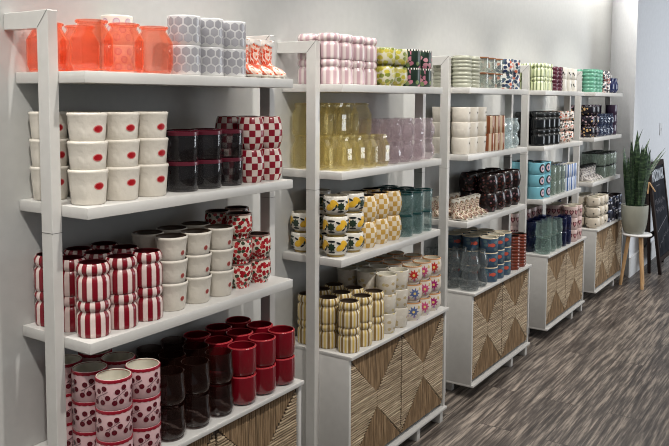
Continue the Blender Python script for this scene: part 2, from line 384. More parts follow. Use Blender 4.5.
product('redtum', 'red_tumbler', 'glossy deep red tumbler', 'glossy red tumblers', 'cup', .046, .09, [('body', vessel([(.034, 0), (.042, .006), (.046, .016), (.0465, .05), (.0455, .087), (.045, .09)], m_rg, m_rg, 36), None), ('rim', rim_part([(.0455, 0), (.045, .09)], mat('pink_red_lip', (196, 70, 76), .2), .0885, .09, .0004), 'pale red rim')], True)

# --- second unit
def lemon_shapes(n, zc, big, leafm=1):
    sh = []
    for j in range(n):
        a = 2*PI*j/n
        sh += [(a, zc, ell(.0125*big, .0085*big, -.004, -.004, 14, .5), 0), (a, zc, ell(.012*big, .0082*big, .013, .010, 14, -.6), 0),
               (a, zc, ell(.0095, .004, -.012, .014, 10, -.4), 1), (a, zc, ell(.009, .0036, .012, -.013, 10, .6), 1), (a, zc, ell(.008, .0034, .021, -.001, 10, 1.3), 2)]
    return sh
pf = bowl(.05, .077)
product('lemon', 'lemon_mug', 'white mug printed with lemons and leaves', 'lemon print mugs', 'mug', .05, .077, [('body', vessel(pf, M['white'], M['inner'], 36, decor=lay(lemon_shapes(4, .042, 1.45)+[x for j in range(4) for x in ((2*PI*(j+.5)/4, .04, star(.017, .012, 8), 2), (2*PI*(j+.5)/4, .062, ell(.016, .004), 1), (2*PI*(j+.5)/4, .02, ell(.014, .004), 1))]), extra=[M['yellow'], M['blk'], M['green']]), None), ('foot', finish('foot', (lambda b: (lathe(b, [(0, 0), (.0335, 0), (.034, .005), (.032, .0075), (0, .0075)], 28), b)[1])(bmesh.new()), mat('tan_foot', (176, 150, 90), .4)), None)], True)
m_yck = mat('yellow_check', (206, 170, 90), .25, checker((196, 156, 78), (228, 214, 188), 14, 5))
product('ycheck', 'yellow_checkered_mug', 'yellow and cream checkered mug', 'yellow checkered mugs', 'mug', .047, .105, [('body', vessel(barrel(.047, .105, .037, .036), m_yck, M['dark_in'], 36), None)], True)
GT = glass('teal_glass', (164, 192, 190), .16, .03, .5)
pf = straight(.042, .095, .041)
product('teal', 'teal_tumbler', 'teal glass tumbler with dark rim', 'teal glass tumblers', 'glass', .042, .095, [('body', vessel(pf, GT, GT, 28), None), ('rim', rim_part(pf, mat('dark_teal_lip', (24, 62, 62), .25), .088, .095), 'dark teal rim')], True)
GL = glass('lavender_glass', (226, 212, 217), .12, .05, .5, .8)
product('lav', 'puffy_glass', 'lavender tinted puffy glass cup', 'lavender glass cups', 'glass', .05, .092, [('body', vessel(puffy(.05, .092), GL, GL, 28), None)], False)
m_yl = mat('yellow_leaf', (214, 208, 150), .3, floral((200, 196, 172), [(166, 164, 48), (184, 172, 60), (120, 130, 52), (190, 180, 96)], 12, 4, .46))
product('yleaf', 'leafy_mug', 'cream mug with yellow-green leaf print', 'yellow-green leaf mugs', 'mug', .05, .077, [('body', vessel(bowl(.05, .077), m_yl, M['brown_in'], 32), None)], True)
m_gf = mat('dark_green_floral', (30, 50, 38), .3, floral((28, 46, 36), [(190, 120, 140), (206, 150, 160), (28, 46, 36), (120, 140, 90), (36, 60, 44)], 12, 4, .46))
pf = straight(.05, .08)
product('gfloral', 'dark_floral_mug', 'dark green mug with pink flowers', 'dark green floral mugs', 'mug', .05, .08, [('body', vessel(pf, m_gf, M['dark_in'], 32), None), ('rim', rim_part(pf, mat('dotted_lip', (230, 230, 225), .3, stripes((228, 226, 216), (22, 34, 28), 24, .45)), .073, .08, .001), 'rim of white dots')], True)
m_sage = mat('sage_glaze', (150, 154, 138), .35)
product('ribbed', 'ribbed_cup', 'grey-green ribbed cup', 'grey-green ribbed cups', 'cup', .045, .1, [('body', vessel(ridged(.045, .1, 5), m_sage, M['brown_in'], 28), None)], True)
m_gold = mat('white_gold_speck', (214, 206, 192), .35, floral((216, 208, 194), [(206, 190, 140), (224, 218, 206), (190, 170, 130), (222, 214, 200)], 9, 4, .3))
pf = straight(.044, .078, .038)
product('speck', 'speckled_cup', 'off-white cup with faint gold print', 'off-white cups with gold print', 'cup', .044, .084, [('body', vessel([(r, z*.084/.078) for r, z in pf], m_gold, M['inner'], 32), None)], True, .079)
FLC = [('red', (196, 50, 40)), ('pink', (206, 80, 128)), ('blue', (92, 108, 158)), ('magenta', (168, 36, 110))]
m_fc = mat('flower_centre', (240, 214, 130), .4); m_tan = mat('tan_lip', (196, 140, 88), .4)
pf = footed(.045, .08)
m_spr = mat('flower_mug_glaze', (224, 214, 200), .28, floral((226, 216, 202), [(214, 176, 170), (206, 180, 120), (190, 160, 190), (226, 216, 202)], 9, 3, .25))
for i, (cn, cc) in enumerate(FLC):
    mf = mat('flower_'+cn, cc, .3)
    product('flower'+str(i), 'flower_mug', f'white mug with big {cn} flower', 'big-flower mugs', 'mug', .045, .08, [('body', vessel(pf, m_spr, M['inner'], 32), None), ('rim', rim_part(pf, m_tan, .0765, .08, .0006), 'tan rim'), ('flower_print', decal(pf, [(-.85, .043, star(.026, .014, 9), 0), (-.85, .043, ell(.006, .006), 1)], [mf, m_fc]), f'{cn} flower with yellow centre')], True)
# --- third unit
product('sagerib', 'ridged_mug', 'pale sage ridged mug', 'pale sage ridged mugs', 'mug', .05, .078, [('body', vessel(ridged(.05, .078, 4), mat('pale_sage', (168, 169, 152), .3), M['inner'], 28), None)], True)
GC = glass('clear_grey_glass', (206, 212, 204), .15, .03, .35)
pf = straight(.047, .08, .046)
product('amber', 'amber_rim_glass', 'clear glass tumbler with amber rim', 'amber-rimmed tumblers', 'glass', .047, .08, [('body', vessel(pf, GC, GC, 28), None), ('rim', rim_part(pf, mat('amber_lip', (132, 84, 52), .25), .074, .08), 'amber brown rim')], True)
m_bo = mat('navy_orange_floral', (210, 210, 205), .3, floral((214, 212, 206), [(40, 52, 84), (58, 76, 110), (204, 110, 84), (30, 40, 66), (70, 90, 100)], 13, 4.4, .46))
product('navyfl', 'navy_floral_mug', 'white mug with navy and coral flowers', 'navy and coral floral mugs', 'mug', .052, .082, [('body', vessel(straight(.052, .082), m_bo, M['inner'], 28), None)], True)
pf = straight(.049, .082, .044)
product('tab', 'tall_white_mug', 'plain off-white mug with brown stamp', 'plain off-white mugs', 'mug', .049, .082, [('body', vessel(pf, m_linen, M['inner'], 28), None), ('stamp', decal(pf, [(0, .055, ell(.006, .005), 0)], [mat('brown_stamp', (70, 56, 44), .4)]), 'brown stamp')], True, .076)
m_cop = mat('copper_stripe', (190, 120, 70), .25, stripes((146, 84, 52), (226, 206, 180), 7, .5))
product('copper', 'copper_striped_cup', 'copper and cream striped tumbler', 'copper striped tumblers', 'cup', .036, .093, [('body', vessel(straight(.036, .093), m_cop, M['dark_in'], 28), None)], True)
GP = glass('pale_blue_glass', (222, 234, 236), .15, .06, .6, .8)
product('bubble', 'bubble_glass', 'pale blue bubbled glass cup', 'pale blue bubbled glasses', 'glass', .054, .084, [('body', vessel(puffy(.053, .084), GP, GP, 28), None)], False)
m_dk = mat('dark_brown_print', (44, 26, 24), .25, floral((26, 15, 15), [(86, 42, 34), (58, 30, 26), (38, 22, 22), (120, 84, 90), (70, 36, 28)], 16, 6, .3))
product('darkbowl', 'dark_barrel_mug', 'dark brown rounded mug', 'dark brown rounded mugs', 'mug', .055, .102, [('body', vessel(barrel(.055, .102, .044, .042), m_dk, M['dark_in'], 28), None)], True)
GG = glass('grey_glass', (166, 172, 172), .16, .03, .4)
product('grey', 'grey_tumbler', 'grey glass stemless tumbler', 'grey glass tumblers', 'glass', .05, .095, [('body', vessel([(.03, 0), (.042, .003), (.05, .014), (.05, .03), (.045, .055), (.039, .08), (.037, .095)], GG, GG, 28), None)], False)
m_blue = mat('slate_blue', (70, 96, 120), .3, floral((66, 92, 116), [(80, 108, 124), (52, 74, 96), (66, 92, 116), (96, 120, 126)], 10, 4, .4)); m_cor = mat('coral_fish', (206, 92, 74), .35)
pf = straight(.048, .078)
fish = [(.021, 0), (.015, .007), (.004, .0105), (-.008, .008), (-.0125, .0035), (-.022, .010), (-.0185, 0), (-.022, -.010), (-.0125, -.0035), (-.008, -.008), (.004, -.0105), (.015, -.007)]
product('fish', 'fish_mug', 'slate blue mug with coral fish', 'blue fish mugs', 'mug', .048, .078, [('body', vessel(pf, m_blue, M['inner'], 32), None), ('rim', rim_part(pf, mat('cream_scallop_lip', (222, 206, 178), .3), .0745, .078, .0008), 'cream rim'), ('fish_print', decal(pf, [(-.75, .042, fish, 0)], [m_cor]), 'coral fish')], True)
m_rb = mat('rust_ribbed', (120, 54, 36), .2)
product('rust', 'rust_ribbed_cup', 'rust brown ribbed tumbler', 'rust brown ribbed tumblers', 'cup', .045, .095, [('body', vessel(ridged(.045, .095, 5), m_rb, M['dark_in'], 28), None)], True)
# --- fourth unit
product('burg', 'burgundy_mug', 'burgundy ridged mug', 'burgundy ridged mugs', 'mug', .045, .077, [('body', vessel(ridged(.045, .077, 3), mat('burgundy_glaze', (88, 38, 54), .25), M['dark_in'], 28), None)], True)
pf = straight(.052, .077)
product('sprig', 'heart_sprig_mug', 'white mug with small black sprigs', 'white sprig mugs', 'mug', .052, .077, [('body', vessel(pf, M['white'], M['inner'], 28, decor=lay([x for j in range(4) for x in ((PI*j/2-.35, .04, ell(.005, .008, -.004, .005, 10, .5), 0), (PI*j/2-.35, .04, ell(.004, .006, .007, -.005, 10, -.4), 0))]), extra=[M['blk']]), None)], True)
m_bk = mat('black_gloss', (20, 22, 24), .15)
waist_prod('black', 'black_jar', 'glossy black mug', 'glossy black mugs', .048, .105, m_bk, M['blk'])
m_wo = mat('white_orange_sprig', (226, 216, 206), .3, floral((228, 220, 210), [(206, 110, 90), (110, 80, 70), (224, 160, 140), (70, 70, 60)], 13, 4.2, .38))
product('orsprig', 'orange_sprig_mug', 'white mug with orange and brown sprigs', 'orange sprig mugs', 'mug', .047, .07, [('body', vessel(bowl(.047, .07), m_wo, M['inner'], 28), None)], True)
pf = straight(.055, .076); m_aq = mat('aqua_glaze', (120, 184, 200), .28)
product('aqua', 'aqua_mug', 'aqua mug with black eye emblem', 'aqua eye mugs', 'mug', .055, .076, [('body', vessel(pf, m_aq, M['dark_in'], 28), None), ('eye_emblem', decal(pf, [(-.35, .04, ell(.025, .029, n=24), 0), (-.35, .04, ell(.0165, .020, n=20), 1), (-.35, .04, ell(.007, .009), 2)], [M['blk'], mat('eye_pale', (206, 180, 190), .3), mat('eye_blue', (60, 90, 120), .3)]), 'black ring eye')], True)
GGG = glass('sage_glass', (196, 208, 198), .16, .04, .9)
product('sageglass', 'sage_tumbler', 'grey-green glass tumbler', 'grey-green glass tumblers', 'glass', .048, .09, [('body', vessel(straight(.048, .09, .046), GGG, GGG, 28), None)], True)
m_bs = mat('blue_stripe', (120, 150, 200), .3, stripes((70, 104, 164), (222, 228, 236), 10, .5))
product('bluestripe', 'blue_striped_cup', 'blue and white striped cup', 'blue striped cups', 'cup', .038, .09, [('body', vessel(straight(.038, .09), m_bs, M['inner'], 28), None)], True)
GPG = glass('pale_green_glass', (180, 202, 194), .15, .03, .5)
product('pgreen', 'pale_green_glass', 'pale green glass tumbler', 'pale green glass tumblers', 'glass', .052, .098, [('body', vessel(bulb(.052, .098, .047), GPG, GPG, 28), None)], False)
GN = glass('navy_glass', (48, 68, 144), .6, .04, .55)
product('navy', 'navy_tumbler', 'navy blue glass tumbler', 'navy glass tumblers', 'glass', .045, .095, [('body', vessel(straight(.045, .095), GN, GN, 28), None)], False)
pf = straight(.052, .08); heart = [(0, -.013), (.010, -.003), (.0125, .005), (.009, .010), (.004, .0095), (0, .005), (-.004, .0095), (-.009, .010), (-.0125, .005), (-.010, -.003)]
product('heart', 'heart_mug', 'blush mug with dark red hearts', 'heart mugs', 'mug', .052, .08, [('body', vessel(pf, mat('heart_blush', (214, 188, 182), .3), M['inner'], 28, decor=lay([x for j in range(9) for x in ((2*PI*j/9, .042, [(p*1.25, q*1.6) for p, q in heart], 0), (2*PI*j/9, .042, [(p*.7, q*.9) for p, q in heart], 1))]), extra=[mat('heart_red', (96, 30, 44), .3), mat('heart_pink', (206, 150, 150), .3)]), None)], True)
# --- fifth unit
product('mint', 'mint_mug', 'mint green ridged mug', 'mint green mugs', 'mug', .048, .085, [('body', vessel(ridged(.048, .085, 3), mat('mint_glaze', (104, 164, 140), .25), M['dark_in'], 28), None)], True)
m_bw = mat('black_white_folk', (214, 208, 204), .3, floral((216, 210, 206), [(40, 40, 46), (60, 50, 54), (150, 80, 70), (30, 36, 44)], 12, 4.2, .46))
product('folk', 'folk_print_mug', 'white mug with black folk print', 'black folk print mugs', 'mug', .05, .083, [('body', vessel(straight(.05, .083), m_bw, M['inner'], 28), None)], True)
product('navypuff', 'navy_round_jar', 'navy blue round glass jar', 'navy round jars', 'jar', .05, .118, [('body', vessel(puffy(.05, .118), mat('navy_gloss', (34, 42, 82), .12), M['blk'], 28), None)], False)
m_bf = mat('black_flower_bowl', (24, 22, 30), .25, floral((24, 22, 30), [(206, 170, 120), (180, 150, 160), (24, 22, 30), (120, 100, 110), (60, 50, 70)], 14, 4, .34))
product('blackfl', 'black_floral_bowl', 'black bowl with pale flowers', 'black floral bowls', 'bowl', .055, .079, [('body', vessel(bowl(.055, .079), m_bf, M['dark_in'], 28), None)], True)
GBB = glass('slate_bubble_glass', (146, 162, 192), .4, .08, .45, .8)
product('slatebub', 'slate_bubble_glass', 'slate blue bubbled glass', 'slate blue bubbled glasses', 'glass', .05, .085, [('body', vessel(puffy(.05, .085), GBB, GBB, 28), None)], False)
product('plum', 'plum_tumbler', 'dark plum tumbler', 'dark plum tumblers', 'cup', .046, .08, [('body', vessel(straight(.046, .08), mat('plum_glaze', (58, 44, 64), .2), M['dark_in'], 28), None)], True)
m_cow = mat('black_white_patch', (216, 210, 206), .3, floral((220, 214, 210), [(26, 26, 30), (40, 36, 40), (220, 214, 210), (60, 50, 54)], 20, 16, .45))
product('cow', 'spotted_boot', 'black and white spotted boot mug', 'spotted boot mugs', 'mug', .03, .122, boot(m_cow, M['blk'], M['white'], 1.0), True)
pf = straight(.046, .098)
product('blackrim', 'black_rim_glass', 'grey-green glass with black rim', 'black-rimmed glasses', 'glass', .046, .098, [('body', vessel(pf, GGG, GGG, 28), None), ('rim', rim_part(pf, M['blk'], .089, .098), 'black rim')], True)
product('creamcup', 'cream_mug', 'cream rounded mug with black dots', 'cream rounded mugs', 'mug', .054, .078, [('body', vessel(bowl(.054, .078), mat('cream_glaze', (220, 208, 190), .3), M['inner'], 28, decor=lay([(2*PI*j/5, .036+.012*(j % 2), ell(.006, .005), 0) for j in range(5)]), extra=[M['blk']]), None)], True)
m_bb = mat('black_blue_print', (40, 42, 60), .3, floral((34, 36, 50), [(150, 156, 180), (90, 100, 130), (34, 36, 50), (206, 206, 214)], 8, 4, .36))
product('blueprint', 'black_blue_mug', 'black mug with pale blue print', 'black and blue print mugs', 'mug', .046, .098, [('body', vessel(straight(.046, .098), m_bb, M['dark_in'], 28), None)], True)

# ------------------------------------------------------------------ shelving units
PITCH, W, D, DC = 1.1403, .8384, .2797, .3284
X0 = [.0008, 1.1405, 2.2778, 3.4227, 4.5521]
ZS = [(1.566, 1.2302, .8904, .5475), (1.5562, 1.2301, .9019, .5402), (1.5614, 1.2277, .8924, .5394), (1.5614, 1.2148, .8802, .5341), (1.5617, 1.2232, .8875, .5378)]
TH, THC, TP, YB, YF, ZT, BAR, ZBB = .029, .014, .0291, .1386, .1799, 1.7156, .0424, .0704
WP = M['white_paint']
m_str_v = mat('seagrass_upright', (120, 98, 74), .8, lambda k: k.ramp(k.add('TexNoise', Vector=k.add('Mapping', Vector=k.add('TexCoord').outputs['Object'], Scale=(160, 40, 9)).outputs[0], Scale=1.0, Detail=4.0).outputs[0], [(.3, col((98, 78, 56))), (.5, col((138, 113, 84))), (.7, col((170, 143, 111)))]))
m_str_h = mat('seagrass_level', (168, 146, 116), .75, lambda k: k.ramp(k.add('TexNoise', Vector=k.add('Mapping', Vector=k.add('TexCoord').outputs['Object'], Scale=(9, 40, 190)).outputs[0], Scale=1.0, Detail=4.0).outputs[0], [(.3, col((112, 92, 70))), (.5, col((160, 140, 113))), (.7, col((198, 179, 151)))]))
m_dback = mat('door_backing', (64, 48, 36), .8)
# --- one woven door, origin at its lower corner, front at y = 0 looking to -y
DW, DZ0, DZ1 = (W-.034)/2-.002, ZBB+.016, .5275
DH = DZ1-DZ0
def weave(regions, mi_mat, horizontal, seed):
    """cords of twisted grass laid side by side, clipped to convex polygons in the (x, z) plane of the door"""
    rng = random.Random(seed); bm = bmesh.new(); p = .0092
    for poly in regions:
        lo = min(v[1 if horizontal else 0] for v in poly); hi = max(v[1 if horizontal else 0] for v in poly)
        c = lo+p/2
        while c < hi:
            xs = []
            for (a, b) in zip(poly, poly[1:]+poly[:1]):
                u0, w0 = (a[1], a[0]) if horizontal else (a[0], a[1]); u1, w1 = (b[1], b[0]) if horizontal else (b[0], b[1])
                if (u0-c)*(u1-c) < 0: xs.append(w0+(w1-w0)*(c-u0)/(u1-u0))
            if len(xs) >= 2 and max(xs)-min(xs) > .004:
                a, b = min(xs), max(xs); n = max(2, int((b-a)/.02)); r = p*.5*rng.uniform(.74, 1.08); y0 = rng.uniform(-.0012, .0012)
                rings = []
                for i in range(n+1):
                    t = a+(b-a)*i/n; j1, j2 = rng.uniform(-.0009, .0009), rng.uniform(-.0007, .0007)
                    ring = []
                    for q in range(5):
                        th = PI*q/4; s, d = (c+j1-r*math.cos(th)), (-.004+y0+j2-r*1.25*math.sin(th))
                        ring.append(bm.verts.new((t, d, s) if horizontal else (s, d, t)))
                    rings.append(ring)
                for A, B in zip(rings, rings[1:]):
                    for q in range(4): bm.faces.new((A[q], A[q+1], B[q+1], B[q]))
                bm.faces.new(rings[0]); bm.faces.new(rings[-1][::-1])
            c += p
    return finish('weave', bm, mi_mat, True, 60)
hx, hz = DW*.5, DH*.5; mg = .004; zc1, zc0 = hz+.03, hz-.03
ME_V = weave([[(mg, DH-mg), (DW-mg, DH-mg), (hx, zc1)], [(mg, mg), (hx, zc0), (DW-mg, mg)]], m_str_v, False, 1)
ME_H = weave([[(mg, DH-mg-.012), (hx-.002, zc1), (hx-.002, zc0), (mg, mg+.012)], [(DW-mg, DH-mg-.012), (DW-mg, mg+.012), (hx+.002, zc0), (hx+.002, zc1)]], m_str_h, True, 2)
ME_B = boxmesh('door_back', (0, -.004, 0), (DW, .012, DH), m_dback, .001)
def frame_mesh(x):      # inverted L with a mitred corner: bar from the wall, post down to the floor
    bm = bmesh.new()
    pr = [(0, ZT-BAR), (0, ZT), (-YF, ZT), (-YF, 0), (-YB, 0), (-YB, ZT-BAR)]
    a = [bm.verts.new((x, y, z)) for y, z in pr]; b = [bm.verts.new((x+TP, y, z)) for y, z in pr]
    bm.faces.new(a); bm.faces.new(b[::-1])
    for i in range(6): bm.faces.new((a[i], a[(i+1) % 6], b[(i+1) % 6], b[i]))
    bmesh.ops.bevel(bm, geom=bm.edges[:], offset=.0012, segments=1, affect='EDGES')
    return finish('frame', bm, WP, True, 30)
def seam_mesh(x):       # hairline joints of the bar and the two-piece post
    bm = bmesh.new(); e = .0005
    dy, dz = YF-YB, BAR; L = math.hypot(dy, dz); ny, nz = dz/L*.0009, -dy/L*.0009
    p0, p1 = (-YB, ZT-BAR), (-YF, ZT)
    for s in (-e, TP+e):
        vs = [bm.verts.new((x+s, p0[0]+ny, p0[1]-nz)), bm.verts.new((x+s, p1[0]+ny, p1[1]-nz)), bm.verts.new((x+s, p1[0]-ny, p1[1]+nz)), bm.verts.new((x+s, p0[0]-ny, p0[1]+nz))]
        bm.faces.new(vs)
    box(bm, (x-e, -YF-e, 1.16), (x+TP+e, -YB+e, 1.1612))
    return finish('seam', bm, mat('seam_grey', (96, 96, 94), .7), False)
FM = [frame_mesh(-TP), frame_mesh(W)]; SM = [seam_mesh(-TP), seam_mesh(W)]
SHELF = boxmesh('shelf', (0, -D, -TH), (W, -.002, 0), WP, .0015)
COUNTER = boxmesh('counter', (-.0005, -DC, -THC), (W+.0005, -.002, 0), WP, .0015)
FOOT = boxmesh('foot', (0, -.05, 0), (.03, 0, ZBB-.012), WP, .001)
UL = ['first white shelving unit from the left, orange jars on top', 'second white shelving unit, pink striped mugs on top', 'third white shelving unit, sage mugs and amber-rimmed glasses on top', 'fourth white shelving unit, green striped and burgundy mugs on top', 'fifth white shelving unit, beside the potted plant']
for k in range(5):
    u = thing('shelving_unit', UL[k], 'shelving unit', (X0[k], 0, 0), 0, 'white shelving units with woven cabinet doors')
    for i in (0, 1):
        f = obj('side_frame', FM[i], u); obj('joint_seam', SM[i], f)
    for z in ZS[k][:3]: obj('shelf', SHELF, u, (0, 0, z))
    obj('worktop', COUNTER, u, (0, 0, ZS[k][3]))
    zt = ZS[k][3]-THC
    for x in (0, W-.016): obj('side_panel', boxmesh('side_panel', (x, -DC+.012, ZBB), (x+.016, -.004, zt), WP), u)
    obj('base_board', boxmesh('base_board', (0, -DC, ZBB-.012), (W, -.004, ZBB), WP), u)
    obj('back_panel', boxmesh('back_panel', (.016, -.012, ZBB), (W-.016, -.004, zt), WP), u)
    for i in (0, 1):
        d = obj('door', ME_B, u, (.017+i*(DW+.002), -DC+.024, DZ0)); d.scale.z = (zt-.003-DZ0)/DH
        obj('upright_weave', ME_V, d); obj('level_weave', ME_H, d)
    for x in (.56, W-.05):
        obj('foot', FOOT, u, (x, -DC+.062, 0))
    obj('foot', FOOT, u, (.05, -.14, 0)); obj('foot', FOOT, u, (.05, -.03, 0)); obj('foot', FOOT, u, (W-.06, -.03, 0))

# ------------------------------------------------------------------ stock on the shelves
def ordinal(i, n):
    if n == 1: return ''
    if i == 0: return 'leftmost'
    if i == n-1: return 'rightmost'
    return ('second', 'third', 'fourth', 'fifth', 'sixth', 'seventh')[i-1]
def rowword(i, n): return '' if n == 1 else ('front row' if i == 0 else 'back row' if i == n-1 else 'second row')
def lvword(i, n): return {1: '', 2: ('lower', 'upper')[min(i, 1)], 3: ('bottom', 'middle', 'topmost')[min(i, 2)]}[n]
def spawn(key, loc, rz, label):
    p = PR[key]
    if True:
        if len(p['parts']) == 1:
            if not p.get('proto'):
                o = obj(p['name'], p['parts'][0][1]); p['proto'] = o
            else:
                o = p['proto'].copy(); C.objects.link(o)
            o.location = loc; o.rotation_euler.z = rz
        elif not p.get('proto'):
            o = thing(p['name'], '', p['cat'], loc, rz); p['proto'] = o; p['kids'] = []
            for nm, me, lb in p['parts']:
                c = obj(nm, me, o); p['kids'].append(c)
                if lb: c['label'] = lb
        else:
            o = p['proto'].copy(); C.objects.link(o); o.location = loc; o.rotation_euler.z = rz
            for ch in p['kids']:
                c = ch.copy(); C.objects.link(c); c.parent = o
    p['n'] += 1
    tag(o, label, p['cat'], p['plural'])
    return o
SPIN = {'redfloral', 'lemon', 'yleaf', 'gfloral', 'navyfl', 'darkbowl', 'orsprig', 'folk', 'blackfl', 'blueprint', 'cherry', 'heart', 'speck', 'creamcup', 'sprig'}
rj = random.Random(11)
def stock(k, sh, key, ss, ys, lv, skip=(), rows=None):
    """ss: stack positions along the shelf, ys: row distances from the wall (front row first), lv: height of the stacks"""
    z0 = ZS[k][sh-1]+.0006
    for r, y in enumerate(ys):
        cols = [i for i in range(len(ss)) if (r, i) not in skip]
        for c in cols:
            n = lv(r, c) if callable(lv) else lv
            jx, jy = rj.uniform(-.0014, .0014), rj.uniform(-.0014, .0014)
            for l in range(n):
                kk = key(r, c, l) if callable(key) else key
                p = PR[kk]
                o_, w_ = ordinal(cols.index(c), len(cols)), rows[r] if rows else rowword(r, len(ys))
                lab = p['desc']
                if n > 1: lab += ', '+lvword(l, n)+' in the '+(o_+' ' if o_ else '')+'stack'
                elif o_: lab += ', '+o_
                if w_: lab += (' of the ' if n > 1 or o_ else ', ')+w_
                rz = rj.uniform(-.12, .12)
                if kk in SPIN: rz = rj.uniform(-PI, PI)
                spawn(kk, (X0[k]+ss[c]+jx, -(y+jy), z0+l*(p['step']+.0004)), rz, lab)
Y3 = (.222, .13, .046); Y2 = (.205, .085); C3 = (.272, .177, .082)
def lin_s(a, b, n): return [a+(b-a)*i/(n-1) for i in range(n)]
# first unit
stock(0, 1, 'ojar', [.072, .177, .282], (.218,), 1, rows=['front row'])
stock(0, 1, 'ojar', [.058, .16], (.06,), 1, rows=['back row'])
stock(0, 1, 'violet', [.30], (.047,), 2)
stock(0, 1, 'honey', [.402, .502, .602], (.215, .12), 2, {(1, 0)})
stock(0, 1, 'boot', [.682, .742, .803], (.20,), 1, rows=['front row'])
stock(0, 1, 'boot', [.682, .742, .803], (.085,), 1, rows=['back row'])
stock(0, 2, 'oval', [.058, .164, .27], (.21, .056), 3)
stock(0, 2, 'smoke', [.395, .495, .595], (.21, .11), 2)
stock(0, 2, 'check', [.7, .793], (.212, .118), 2)
stock(0, 3, 'redstripe', [.06, .15, .24], Y3, 2)
stock(0, 3, 'pale', [.345, .445, .545], (.21, .112), 3)
stock(0, 3, 'redfloral', [.655, .75], (.2, .108), lambda r, c: 2 if (r, c) == (0, 1) else 3)
stock(0, 4, 'cherry', [.075, .173], (.276, .177, .078), 3)
stock(0, 4, 'brown', [.275, .374, .473], C3, 2)
stock(0, 4, 'redtum', [.58, .682, .784], C3, 2)
# second unit
stock(1, 1, 'pinkstripe', [.048, .138, .228, .318], (.186, .094), 2)
stock(1, 1, 'yleaf', [.415, .522], (.21, .105), 2)
stock(1, 1, 'gfloral', [.64, .748], (.21, .105), 2)
stock(1, 2, 'yjar', [.07, .165, .26, .355], (.225, .137, .049), lambda r, c: 1 if r == 0 else 2)
stock(1, 2, 'lav', [.47, .573, .676, .779], (.215, .11), 2)
stock(1, 3, 'lemon', [.06, .17], (.214, .06), lambda r, c: 2 if (r, c) == (1, 0) else 3)
stock(1, 3, 'ycheck', [.275, .38, .485], (.215, .115), 2)
stock(1, 3, 'teal', [.59, .68, .77], (.222, .133, .045), 2)
stock(1, 4, 'tanstripe', [.065, .157, .249], C3, 2)
stock(1, 4, 'speck', [.352, .452], C3, 3)
stock(1, 4, lambda r, c, l: 'flower'+str((0, 2, 2, 1, 1, 1, 0, 3, 3)[c*3+2-l] if r == 0 else (r+c+l) % 4), [.572, .67, .768], C3, 3)
# third unit
stock(2, 1, 'sagerib', [.06, .166], (.21, .105), 2)
stock(2, 1, 'amber', [.28, .38, .48], (.21, .11), 2)
stock(2, 1, 'navyfl', [.63, .74], (.21, .1), 2)
stock(2, 2, 'tab', [.06, .162, .264], (.21, .105), 3)
stock(2, 2, 'copper', [.365, .442, .519], (.228, .15), 2)
stock(2, 2, 'bubble', [.625, .74], (.21, .095), 2)
stock(2, 3, 'boot2', [.04, .105, .17, .235, .30], (.205, .088), 1)
stock(2, 3, 'darkbowl', [.43, .545, .66, .775], (.21, .097), 2)
stock(2, 4, 'grey', [.065, .17], (.27, .165, .062), 2)
stock(2, 4, 'fish', [.305, .405, .505], (.272, .172, .072), 3)
stock(2, 4, 'rust', [.65, .75], C3, 2)
# fourth unit
stock(3, 1, 'greenstripe', [.045, .118, .191], (.222, .149, .076), 2)
stock(3, 1, 'burg', [.285, .378], (.22, .125), 2)
stock(3, 1, 'sprig', [.48, .591, .702], (.21, .1), 2)
stock(3, 2, 'black', [.06, .16, .26, .36], (.215, .115), 2)
stock(3, 2, 'orsprig', [.468, .575, .682], (.21, .11), 3)
stock(3, 3, 'aqua', [.066, .18], (.21, .097), 3)
stock(3, 3, 'sageglass', [.31, .41, .51], (.215, .115), 2)
stock(3, 3, 'bluestripe', [.605, .685, .765], (.225, .145, .06), 2)
stock(3, 4, 'pgreen', [.065, .175, .285], (.268,), 2, rows=['front row'])
stock(3, 4, 'navy', [.39, .487], (.272,), 2, rows=['front row'])
stock(3, 4, 'navy', [.1, .2, .3, .4], (.165,), 2, rows=['second row'])
stock(3, 4, 'heart', [.605, .715], (.273,), 3, rows=['front row'])
stock(3, 4, 'heart', [.605, .715], (.160,), 3, rows=['second row'])
stock(3, 4, 'heart', [.065, .177, .289, .401, .513], (.055,), 3, rows=['back row'])
# fifth unit
stock(4, 1, 'mint', [.06, .16, .26], (.215, .115), 2)
stock(4, 1, 'folk', [.385, .49], (.21, .105), 2)
stock(4, 1, 'navypuff', [.64, .75], (.21, .105), 1)
stock(4, 2, 'blackfl', [.066, .18], (.21, .097), 3)
stock(4, 2, 'slatebub', [.3, .405, .51, .615], (.215,), 2)
stock(4, 2, 'plum', [.3, .4, .5, .6, .7], (.1,), 3, rows=['back row'])
stock(4, 2, 'plum', [.728], (.218,), 3, rows=['front corner'])
stock(4, 3, 'cow', [.045, .115, .185, .255, .325], (.2, .075), 1)
stock(4, 3, 'blackrim', [.45, .555, .66, .765], (.215, .115), 2)
stock(4, 4, 'creamcup', [.09, .204, .318], (.265, .152), 3)
stock(4, 4, 'blueprint', [.46, .56, .66, .76], (.27, .17), 2, rows=['front row', 'second row'])
stock(4, 4, 'blueprint', [.09, .19, .29], (.05,), 2, rows=['back row'])

